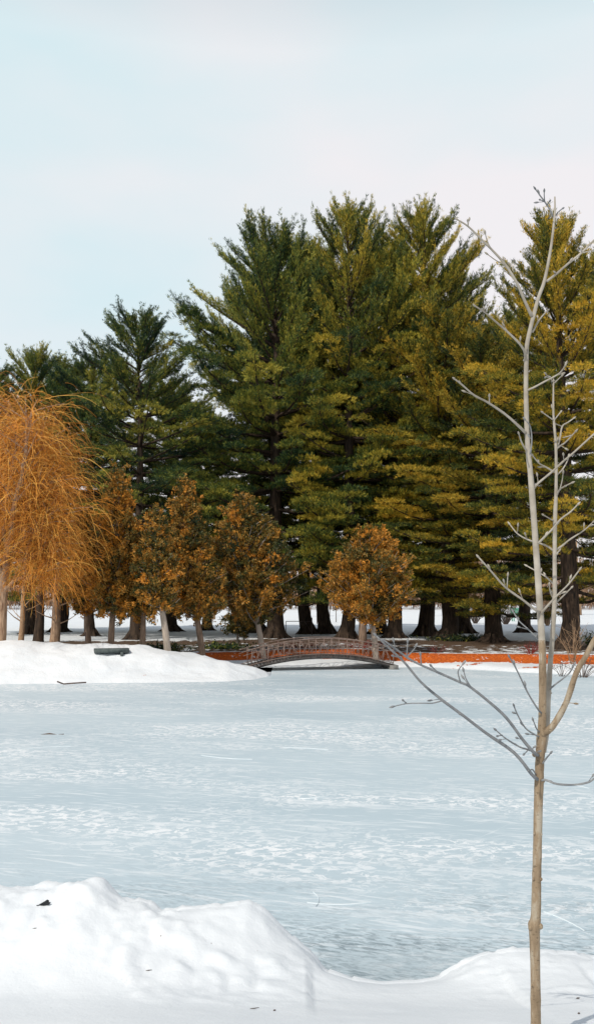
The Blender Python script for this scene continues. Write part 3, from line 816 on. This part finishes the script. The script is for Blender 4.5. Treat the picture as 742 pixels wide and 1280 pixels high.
# ------------------------------------------------------------------ bench, board, brush, shrubs, debris
def bench():
    Yd = 80; x = xat(651, Yd); z0 = hf(x, Yd)
    e = empty('park_bench', (x, Yd, z0), 'bright green bench far off on the snowfield between the sapling and the lone pine', 'bench', rz=.15)
    b = MB()
    for k in range(3): b.box((0, -.12 + k * .16, .46), (1.7, .13, .05))
    b.build('seat', M['green_paint'], e)
    b = MB()
    for k in range(4): b.box((0, .32 + k * .03, .60 + k * .16), (1.7, .04, .13))
    b.build('backrest', M['green_paint'], e)
    for sx in (-.7, .7):
        l = MB(); l.box((sx, -.12, .21), (.07, .07, .44)); l.box((sx, .30, .21), (.07, .07, .44)); l.box((sx, .41, .78), (.07, .05, .66)); l.box((sx, .08, .66), (.07, .5, .05)); l.build('leg', M['green_paint'], e)
bench()
def board():
    p0 = at(118, 811, 27.3); p1 = at(161, 809, 27.6)
    c = (p0 + p1) / 2; zc = hf(c[0], c[1])
    e = MB()
    d = p1 - p0; Ln = math.hypot(d[0], d[1]); 
    e.box((0, 0, 0), (Ln, .34, .13), rz=math.atan2(d[1], d[0]))
    for k in (-.35, .35): e.box((k * .9, -.02, -.1), (.08, .26, .12), rz=math.atan2(d[1], d[0]))
    o = e.build('wooden_board', M['slab'])
    o.location = (c[0], c[1], zc + .10)
    tag(o, 'long grey board lying on top of the snow spit in front of the cedars', 'board')
board()

def shrub(name, px, Yd, hpx, wpx, mat, label, cat, n=26, seed=0, rad=.012, fork=3, group=None):
    rng = np.random.default_rng(seed + 900)
    x = xat(px, Yd); z0 = max(hf(x, Yd), 0) if Yd > 8 else nh(x, Yd)
    H = hpx / 1100 * Yd; Wd = wpx / 1100 * Yd / 2
    B = MB()
    for k in range(n):
        a = rng.uniform(0, 6.28); r = rng.uniform(.1, 1) ** .7
        h = H * rng.uniform(.55, 1.0) * (1 - .35 * r)
        tip = np.array([math.cos(a) * Wd * r, math.sin(a) * Wd * r, h])
        b0 = np.array([math.cos(a) * Wd * .08, math.sin(a) * Wd * .08, -.05])
        mid = b0 * .5 + tip * .5 + np.array([-math.cos(a) * Wd * .12 * r, -math.sin(a) * Wd * .12 * r, h * .1])
        B.tube([b0, mid, tip], [rad, rad * .75, rad * .35], 4, cap=False)
        for q in range(fork):
            u = rng.uniform(.35, .9); s = mid * (1 - u) + tip * u; t2 = s + rng.normal(0, .16, 3) * H + np.array([0, 0, H * .14])
            B.tube([s, t2], [rad * .6, rad * .3], 3, cap=False)
    o = B.build(name, mat); o.location = (x, Yd, z0)
    return tag(o, label, cat, group)
shrub('bare_shrub', 714, 31.0, 62, 40, M['twig_tan'], 'tan bare shrub in front of the thick scarred pine trunk', 'bare shrub', 16, 1, .011)
shrub('bare_shrub', 726, 27.8, 30, 60, M['twig_dark'], 'dark spreading twigs at the ice edge behind the right limb of the sapling', 'bare shrub', 18, 2, .010)
shrub('bare_shrub', 700, 28.2, 24, 34, M['twig_dark'], 'small dark twiggy shrub at the ice edge just right of the sapling stems', 'bare shrub', 10, 3, .009)
shrub('red_twig_shrub', 662, 33.0, 16, 34, M['twig_red'], 'red-stemmed low shrub on the orange bank left of the sapling stem', 'red shrub', 26, 4, .010)
shrub('red_twig_shrub', 545, 33.9, 12, 40, M['twig_red'], 'sparse dark red stems on the bank right of the bridge end', 'red shrub', 12, 5, .009)
shrub('red_twig_shrub', 450, 37.0, 11, 90, M['twig_red'], 'dark red brush tangle seen through the right half of the bridge railing', 'red shrub', 30, 6, .010)
shrub('red_twig_shrub', 372, 37.0, 10, 90, M['twig_red'], 'dark red brush tangle seen through the left half of the bridge railing', 'red shrub', 30, 7, .010)
shrub('brown_bush', 632, 70, 26, 40, M['twig_dark'], 'brown bare bush on the snowfield left of the green bench', 'bush', 60, 8, .02)
shrub('brown_bush', 684, 66, 30, 26, M['twig_tan'], 'rosy tan bare bush on the snowfield right of the green bench', 'bush', 70, 9, .025)
shrub('brown_bush', 594, 72, 24, 34, M['twig_dark'], 'dark bush on the snowfield left of the lone pine trunk', 'bush', 60, 10, .02)
shrub('brown_bush', 480, 90, 20, 24, M['twig_tan'], 'tan bush on the snowfield seen between two dark trunks right of the pale cedar stem', 'bush', 50, 11, .03)
shrub('brown_bush', 441, 88, 22, 26, M['twig_tan'], 'tan bush on the snowfield left of the brown-trunked cedar', 'bush', 50, 12, .03)

def brush_clump(name, px, Yd, hpx, wpx, colr, lab, cat, seed):
    rng = np.random.default_rng(seed)
    x = xat(px, Yd); z0 = hf(x, Yd); H = hpx / 1100 * Yd; W = wpx / 1100 * Yd / 2
    n = int(170 * W)
    P = np.stack([rng.normal(0, W * .45, n), rng.normal(0, .35, n), np.abs(rng.normal(0, H * .4, n))], -1)
    v, f, tt = blades(P, rng.normal(0, 1, (n, 3)), 6, .15, .02, .6, .2, rng, rng.uniform(.1, .5, n), jit=.05)
    o = mesh_obj(name, v, f, M['pine'], attrs={'tint': tt}); o.location = (x, Yd, z0); o.color = (*colr, 1)
    tag(o, lab, cat)
brush_clump('fallen_boughs', 205, 34.5, 10, 70, (.6, .7, .8), 'dark heap of fallen pine boughs behind the grey leaning cedar stem', 'boughs', 1)
brush_clump('fallen_boughs', 280, 36, 7, 70, (.8, .9, .8), 'low litter of fallen boughs right of the straight cedar stem', 'boughs', 2)
brush_clump('low_juniper', 742, 38, 18, 40, (1, 1.1, .9), 'low green juniper at the right edge beside the thick pine trunk', 'juniper', 3)
brush_clump('fallen_boughs', 575, 42, 7, 90, (.5, .55, .6), 'dark fallen boughs lying between the grove trunks and the lone pine', 'boughs', 4)

def stick(pts, rad, name, mat, label, cat, group=None):
    pts = np.array(pts); c = pts[0].copy(); B = MB(); B.tube(pts - c, rad, 6)
    if len(pts) > 2:
        m_ = pts[len(pts) // 2] - c; B.tube([m_, m_ + np.array([.3, .1, .03]) * (np.linalg.norm(pts[-1] - pts[0]) * .35)], [rad * .6, rad * .3], 4)
    o = B.build(name, mat); o.location = tuple(c); return tag(o, label, cat, group)
stick([at(72, 852, 25.0), at(80, 855, 25.2), at(92, 854, 25.2), at(108, 853, 25.3)], .022, 'fallen_branch', M['twig_dark'], 'thin dark branch lying at the foot of the snow spit', 'branch')
p = row_depth(918); stick([at(50, 919, p), at(62, 917, p), at(72, 919, p), at(80, 918, p)], .014, 'fallen_branch', M['twig_dark'], 'small dark stick lying out on the ice at the left', 'branch')
# garden stake and low rail left
e = empty('stake_fence', (xat(107, 30), 30, hf(xat(107, 30), 30)), 'thin stake with a low rail standing on the spit under the willow edge', 'stake')
b = MB(); b.tube([(0, 0, -.2), (0, 0, .95)], .015, 5); b.build('stake', M['rail'], e)
b = MB(); b.tube([(0, 0.02, .28), (-.9, .1, .26), (-1.7, .2, .27)], .018, 5); b.tube([(-1.7, .2, .40), (-1.7, .2, -.2)], .015, 5); b.build('rail', M['rail'], e)
# snow-capped bench-like rail frame behind the bridge
e = empty('metal_gate', (xat(378, 48), 48, hf(xat(378, 48), 48)), 'dark low metal frame on the snow behind the middle of the bridge', 'gate')
b = MB(); b.tube([(-.9, 0, .75), (.5, 0, .75)], .02, 5); b.tube([(.5, 0, .95), (.5, 0, -.1)], .03, 5); b.tube([(-.9, 0, .75), (-.9, 0, -.1)], .02, 5); b.tube([(.1, 0, .75), (.45, 0, .2)], .02, 5); b.build('frame', M['twig_dark'], e)

# wire fence posts out on the field
pp = None
for k, px in enumerate([388, 396, 404, 412, 420]):
    Yd = 70 + k * 1.5; x = xat(px, Yd)
    if pp is None:
        b = MB(); b.tube([(0, 0, -.2), (0, 0, 1.5)], .035, 5); pp = b.build('fence_post', M['twig_dark']); o = pp
        tag(pp, 'x', 'post', 'thin posts on the snowfield behind the bridge')
    else:
        o = pp.copy(); COL.objects.link(o)
    o.location = (x, Yd, hf(x, Yd)); o['label'] = 'thin dark post in the row on the snowfield behind the bridge'

# far bare trees with pale trunks, in front of the woods
FG = 'thin far trees at the end of the snowfield'
rng = np.random.default_rng(77)
fproto = []
for k in range(3):
    e = empty('far_tree', (0, 0, 0), 'x', 'tree', FG)
    T = MB(); T.tube([(0, 0, -.3), (0, 0, 2), (.2, 0, 6), (.1, .1, 11)], [.25, .2, .14, .03], 6); T.build('trunk', M['twig_tan'] if k else M['pine_bark'], e)
    B = MB()
    for q in range(60):
        h = rng.uniform(2, 10.5); a = rng.uniform(0, 6.28); l = (12 - h) * .3 * rng.uniform(.5, 1.1)
        p0 = np.array([.15, 0, h]); d = np.array([math.cos(a), math.sin(a), .9]); B.tube([p0, p0 + d * l * .6, p0 + d * l + [0, 0, .3]], [.05, .03, .012], 3, cap=False)
    B.build('limbs', M['twig_tan'], e); fproto.append(e)
fl_ = [(236, 95, 'far dark trunk in the gap left of the straight cedar stem'), (266, 88, 'far dark trunk just right of the straight cedar stem'), (376, 100, 'pale far trunk above the middle of the bridge'), (445, 110, 'far trunk left of the brown cedar trunk'), (540, 105, 'pale far trunk between the third and fourth grove trunks'), (575, 120, 'far thin trunk left of the lone pine'), (205, 115, 'far thin trunk above the dark heap of boughs'), (725, 110, 'far thin trunk right of the thick scarred pine')]
for k, (px, Yd, lab) in enumerate(fl_):
    o = fproto[k] if k < 3 else copy_tree(fproto[k % 3])
    x = xat(px, Yd); o.location = (x, Yd, hf(x, Yd)); o.rotation_euler = (0, 0, k * 1.3); o['label'] = lab

# far woods as one mass
rng = np.random.default_rng(5)
V = []; F = []; TT = []
n = 26000
P = np.stack([rng.uniform(-130, 130, n), rng.uniform(150, 185, n), 0.6 + 9 * rng.random(n) ** 1.3], -1)
P[:, 2] += far_height(P[:, 0], P[:, 1]) * .8
keep = P[:, 2] < 5 + 7 * (fbm(P[:, 0] * .08, P[:, 1] * .05, 3, 3) + .6)
P = P[keep]
v, f, tt = blades(P, np.tile([0, 0, 1.0], (len(P), 1)), 5, 1.1, .09, .5, .3, rng, rng.uniform(0, 1, len(P)), jit=.4)
o = mesh_obj('far_woods', v, f, M['brown_brush'], attrs={'tint': tt})
tag(o, 'brown leafless woods beyond the snowfield', 'woods', kind='stuff')

# ------------------------------------------------------------------ sapling in front
def sapling():
    Yd = 3.35
    bx = at(669, 1275, Yd); z0 = nh(bx[0], Yd)
    e = empty('sapling', (bx[0], Yd, z0), 'bare young tree with pale slender stems standing in the near snow at the right', 'sapling')
    c0 = np.array([bx[0], Yd, z0])
    px2m = Yd / 1100 * .87
    rng = np.random.default_rng(3)
    def path(pl, dy=0.0, dyn=None):
        n = len(pl); ds = np.linspace(dy, dyn if dyn is not None else dy, n)
        return np.array([at(p[0], p[1], Yd + d) - c0 for p, d in zip(pl, ds)])
    def resample(pts, w_, m_=4):
        # smooth (Catmull-Rom) with small natural kinks
        pts = np.asarray(pts); w_ = np.asarray(w_, float); P = np.vstack([2 * pts[0] - pts[1], pts, 2 * pts[-1] - pts[-2]]); o = []; ww = []
        for i in range(1, len(P) - 2):
            for t_ in np.linspace(0, 1, m_, endpoint=False):
                a, b_, c, d = P[i - 1], P[i], P[i + 1], P[i + 2]
                o.append(.5 * ((2 * b_) + (-a + c) * t_ + (2 * a - 5 * b_ + 4 * c - d) * t_ ** 2 + (-a + 3 * b_ - 3 * c + d) * t_ ** 3))
                ww.append(w_[i - 1] * (1 - t_) + w_[i] * t_)
        o.append(pts[-1]); ww.append(w_[-1]); return np.array(o), np.array(ww)
    def limb(name, pl, w0, w1, mat, dy=0, dyn=None, twigs=(), bud=True, ws=None):
        B = MB(); p = path(pl, dy, dyn); w_ = np.array(ws) if ws is not None else np.linspace(w0, w1, len(pl))
        q, qw = resample(p, w_); qw = qw * (1 + rng.normal(0, .04, len(qw)))
        B.tube(q, qw / 2 * px2m, 8)
        def budat(P_, d):
            d = d / (np.linalg.norm(d) + 1e-9); B.tube([P_ - d * .003, P_ + d * .005, P_ + d * .011, P_ + d * .018], [.0022, .0042, .0036, .0006], 6)
        if bud and w1 < 3.2: budat(q[-1], q[-1] - q[-2])
        for tw in twigs:
            tp = path(tw, dyn if dyn is not None else dy, (dyn if dyn is not None else dy) - .03)
            tq, tww = resample(tp, np.linspace(max(w1 * .8, 1.8), 1.4, len(tw)), 3); B.tube(tq, tww / 2 * px2m, 6)
            budat(tq[-1], tq[-1] - tq[-2])
        if bud and len(q) > 9:
            # short spurs with buds along the limb
            for i_ in range(4, len(q) - 2, 4):
                if rng.random() < .35: continue
                d_ = q[i_ + 1] - q[i_]; d_ /= np.linalg.norm(d_) + 1e-9; d_ = d_ + rng.normal(0, .8, 3) + np.array([0, 0, .4]); d_ /= np.linalg.norm(d_)
                l_ = rng.uniform(.006, .035); e_ = q[i_] + d_ * l_
                B.tube([q[i_], e_], [.0017, .0011], 5); budat(e_, d_)
        return B.build(name, mat, e, smooth=True)
    YG = M['sapling_young']; GR = M['sapling_grey']; BK = M['sapling']
    # main stem (lower part, brown bark with knots)
    B = MB()
    low = [(669, 1284), (669, 1275), (668.5, 1220), (667.5, 1170), (667, 1157), (669, 1145), (670, 1100), (671, 1060), (672, 1010), (673, 980), (674, 950), (676, 925), (677, 905), (677.5, 870), (677.5, 829), (676.5, 800), (674, 757), (669, 683), (663, 600), (660, 570), (658, 540), (656.7, 486), (657.5, 440), (659, 425), (665.5, 397), (673, 370), (680, 350), (687.6, 311), (692.5, 269), (692.7, 246)]
    lw = [14.5, 14, 13.2, 14.5, 17, 13.6, 12.6, 12.2, 12, 13, 12.5, 14.5, 11.5, 10.5, 10.5, 10, 9.6, 9, 8.4, 7.8, 7.2, 6.8, 6.5, 6.2, 6.0, 5.4, 5, 4.2, 3.4, 2.2]
    ds = np.concatenate([np.zeros(12), np.linspace(0, .12, len(low) - 12)])
    pts = np.array([at(p[0], p[1], Yd + d) - c0 for p, d in zip(low, ds)])
    split = 15
    q, qw = resample(pts[:split + 1], lw[:split + 1], 6)
    k = 16; 
    B.tube(q, qw / 2 * px2m * (1 + rng.normal(0, .018, len(qw))), 16)
    # knots
    for (kx, ky, r_) in [(675, 1158, .011), (663, 1160, .010), (675.5, 1099, .007), (666, 1099, .006), (678, 976, .009), (667, 943, .010), (678, 917, .014), (667, 1042, .005), (676, 1043, .005), (676, 1005, .005), (672, 1247, .005), (664, 1232, .004)]:
        c = at(kx, ky, Yd - .012) - c0
        a = np.linspace(-1, 1, 6)
        B.tube([c + np.array([0, 0, z * r_]) for z in a], r_ * np.sqrt(1 - a ** 2 + .02) * .8, 8)
    # bark crack scar above the fork
    B.build('trunk', BK, e, smooth=True)
    B = MB(); q, qw = resample(pts[split - 1:], lw[split - 1:], 5); B.tube(q, qw / 2 * px2m * (1 + rng.normal(0, .02, len(qw))), 12)
    B.build('leader', YG, e, smooth=True)
    u0, u1 = .05, .12
    # second stem
    limb('second_stem', [(679, 940), (681, 925), (683, 907), (684.6, 866), (687, 829), (690, 792), (692.5, 747), (692.5, 698), (693, 649), (694.4, 610), (694, 557), (691, 518), (691, 478)], 0, 0, YG, .03, .22,
         ws=[7, 8, 8.2, 8, 7.8, 7.2, 6.8, 6.4, 6, 5.2, 4.4, 3.4, 2.2], twigs=[[(691, 478), (686, 472), (682, 468)], [(691, 480), (697, 474), (701, 470)]])
    # right limb
    limb('branch', [(677, 918), (683, 914), (692, 905), (707, 878), (719.5, 841), (732, 819), (745, 795), (765, 765), (790, 720)], 0, 0, BK, 0, -.15, ws=[8, 10.5, 9.2, 8.4, 8, 7.7, 7.3, 6, 4])
    G = [
        # top forks
        ('branch', [(691, 272), (686, 261), (680, 252), (674, 244), (669, 237)], 2.8, 1.8, GR, .12, .08, [[(680, 252), (679.5, 245), (679.5, 240)], [(680, 252), (675, 250)], [(683, 256), (686, 252)]]),
        ('branch', [(692, 272), (697, 265), (702, 261)], 2.2, 1.6, GR, .12, .15, []),
        ('branch', [(664, 395), (656, 378), (646, 355), (631, 331), (613, 311), (598, 296), (584.5, 283), (572, 275)], 5, 2.2, YG, .08, -.05, [[(613, 311), (608, 300), (606, 292)], [(584.5, 283), (584, 277)], [(631, 331), (620, 326), (609, 318)]]),
        ('branch', [(682, 352), (695, 342), (710, 329), (726, 316), (742, 300), (758, 288)], 4, 2.4, YG, .1, .0, [[(728, 316), (735, 314), (742, 312)]]),
        ('branch', [(665, 415), (672, 402), (678, 394), (684, 388)], 3, 1.8, YG, .1, .2, []),
        ('branch', [(656, 449), (655, 440), (649, 430), (635, 416), (619, 402), (606, 391), (594, 383)], 4, 2, YG, .08, -.1, []),
        ('branch', [(658, 488), (667, 484), (678, 478), (695, 469), (701, 464), (705, 458)], 3.2, 1.8, YG, .06, -.05, []),
        ('branch', [(656, 541), (648, 533), (631, 518), (609, 503), (592, 494), (577, 481), (568, 474)], 4.2, 2, YG, .05, -.15, [[(611, 504), (611, 496)]]),
        ('branch', [(658, 564), (654, 558), (651, 552), (648, 543)], 3, 1.8, YG, .05, -.05, []),
        ('branch', [(662, 568), (664, 550), (662, 533), (656, 525)], 2.4, 1.6, GR, .03, -.02, []),
        ('branch', [(666, 611), (672, 604), (690, 589), (704, 576), (717, 565), (741, 543), (756, 530)], 3.6, 2.2, YG, .05, -.1, []),
        ('branch', [(692, 590), (682, 584), (673, 579), (665.5, 570)], 2.6, 1.8, YG, .17, .1, []),
        ('branch', [(694, 565), (699, 548), (702, 533), (709, 528), (716, 523)], 3.2, 1.8, YG, .19, .25, [[(702, 533), (694, 530)]]),
        ('branch', [(694, 562), (700, 557), (707, 552), (718, 540)], 2.6, 1.8, YG, .19, .1, [[(703, 547), (711, 545)]]),
        ('branch', [(691, 525), (685, 521), (678, 516)], 2.2, 1.6, YG, .2, .15, []),
        ('branch', [(691, 526), (696, 520), (700, 515)], 2.2, 1.6, YG, .2, .25, []),
        ('branch', [(695, 594), (702, 587), (708, 577), (710, 570)], 2.4, 1.6, YG, .18, .25, []),
        ('branch', [(694, 622), (698, 613), (703, 609), (713, 604)], 2.8, 1.8, YG, .17, .1, [[(699, 612), (702, 600), (703, 592)]]),
        ('branch', [(671, 680), (680, 671), (690, 661), (700, 649), (712, 640), (721, 631)], 3.4, 2, YG, .03, -.1, []),
        ('branch', [(693, 652), (686, 648), (679, 644)], 2.4, 1.6, YG, .16, .1, []),
        ('branch', [(693, 688), (702, 682), (712, 674), (729, 663), (740, 653)], 3.2, 1.8, YG, .15, .2, [[(735, 657), (742, 656)]]),
        ('branch', [(692, 689), (682, 682), (670, 678), (658, 674), (646, 667), (637, 656)], 3.2, 1.8, YG, .15, .2, [[(658, 674), (656, 668)]]),
        ('branch', [(692, 731), (683, 722), (675, 717), (659, 708)], 3, 1.8, YG, .14, .2, []),
        ('branch', [(691, 749), (687, 740), (686, 732)], 2.2, 1.6, YG, .13, .1, []),
        ('branch', [(675, 768), (682, 759), (695, 745), (710, 730), (723, 713)], 3.4, 2, YG, .02, -.1, []),
        ('branch', [(692, 755), (702, 746), (713, 735)], 2.8, 1.8, YG, .13, .2, []),
        ('branch', [(674, 765), (668, 762), (653, 750), (631, 734), (614, 715), (598, 697)], 4.2, 2, YG, .02, -.12, [[(633, 735), (634, 720)]]),
        ('branch', [(676, 804), (672, 799), (660, 787), (648, 776), (641, 765)], 2.4, 1.6, GR, .02, .1, []),
        ('branch', [(677, 892), (672, 887), (659, 866), (646, 839), (636.5, 822)], 2.8, 1.8, GR, .0, -.12, []),
        ('branch', [(675, 921), (669, 919), (656, 910), (646, 893), (642, 883)], 2.6, 1.8, GR, .0, -.1, []),
        ('branch', [(674, 915), (670, 911), (666, 901)], 2.2, 1.6, GR, -.01, -.04, []),
        ('branch', [(686, 862), (694, 855), (702, 849), (711, 841), (717, 831)], 2.6, 1.8, GR, .07, .15, []),
        ('branch', [(672, 944), (667, 941), (653, 925), (632, 897), (609, 876), (586, 858), (575, 853), (543.5, 839), (515, 826), (494, 811), (480, 801)], 5, 2.4, GR, -.01, -.35,
         [[(575, 853), (572, 842), (573, 837), (578, 830)], [(588, 859), (582, 849), (579, 839)], [(546, 840), (539, 833)], [(526, 831), (525, 819)], [(508, 820), (509, 803)], [(508, 821), (516, 813), (519, 808)]]),
        ('branch', [(671, 974), (664, 968), (642, 941), (607, 916.5), (579, 895), (550.6, 874), (526, 853), (505, 828), (487, 811), (470, 795)], 5.4, 2.4, GR, -.01, -.3,
         [[(552, 876), (540, 879), (529, 879), (508, 879.5), (492, 883)], [(508, 879.5), (504, 876)], [(500, 822), (492, 820)]]),
        ('branch', [(671, 944), (662, 938), (649.6, 934), (632, 923.5), (619.5, 913)], 2.8, 1.8, GR, -.01, -.12, [[(660, 937), (655, 942)], [(627, 919), (622, 920)]]),
        ('branch', [(677, 955), (682, 948), (687, 942)], 2.8, 1.8, GR, -.01, -.05, []),
        ('branch', [(669, 968), (665, 962), (661, 963)], 2.2, 1.6, GR, -.01, -.05, []),
        ('branch', [(675, 976), (681, 975), (695.5, 980), (716.7, 981), (734, 978), (742, 973), (756, 962)], 3.4, 2.2, GR, -.01, -.1, []),
    ]
    for nm, pl, w0, w1, mt, d0, d1, tw in G:
        limb(nm, pl, w0, w1, mt, d0, d1, tw)
sapling()

# ------------------------------------------------------------------ small debris on the near snow
def on_near(px, py):
    # march the view ray to the bank
    for Yq in np.arange(2.6, 6.2, .005):
        p = at(px, py, Yq)
        if p[2] <= nh(p[0], Yq): return np.array([p[0], Yq, nh(p[0], Yq)])
    return at(px, py, 4.0)
c = on_near(57, 1132)
b = MB()
b.tube([(-.055, 0, .006), (-.03, .005, .010), (0, .008, .018), (.018, .01, .034), (.028, .006, .036)], [.003, .011, .018, .015, .005], 8)
b.tube([(.0, .0, .015), (.03, -.012, .02), (.044, -.015, .03)], [.012, .012, .004], 7)
b.tube([(-.075, -.01, .004), (-.03, -.005, .006), (.01, 0, .008)], [.003, .006, .008], 6)
o = b.build('bark_chunk', M['black_bark'], smooth=True); o.location = tuple(c); o.scale = (.62, .62, .62)
tag(o, 'black broken piece of bark lying on the left snow ridge', 'bark piece')
deb = [(44, 1162, .012, 'tiny dark chip of bark below the black bark piece'), (318, 1262, .02, 'thin twig lying on the near snow at bottom centre-left'), (186, 1214, .014, 'thin splinter lying on the snow below the ridge'), (343, 1264, .006, 'tiny speck of bark near the bottom thin twig'), (723, 1268, .006, 'small dark speck on the snow right of the sapling foot'), (722, 1249, .01, 'short thin needle bundle on the snow right of the sapling')]
for (px, py, l, lab) in deb:
    c = on_near(px, py); b = MB()
    b.tube([(-l, 0, .003), (0, .002, .004), (l, l * .5, .004)], [.0012, .0022 if l > .01 else .004, .001], 5)
    o = b.build('twig_fragment', M['twig_dark']); o.location = tuple(c); tag(o, lab, 'twig')
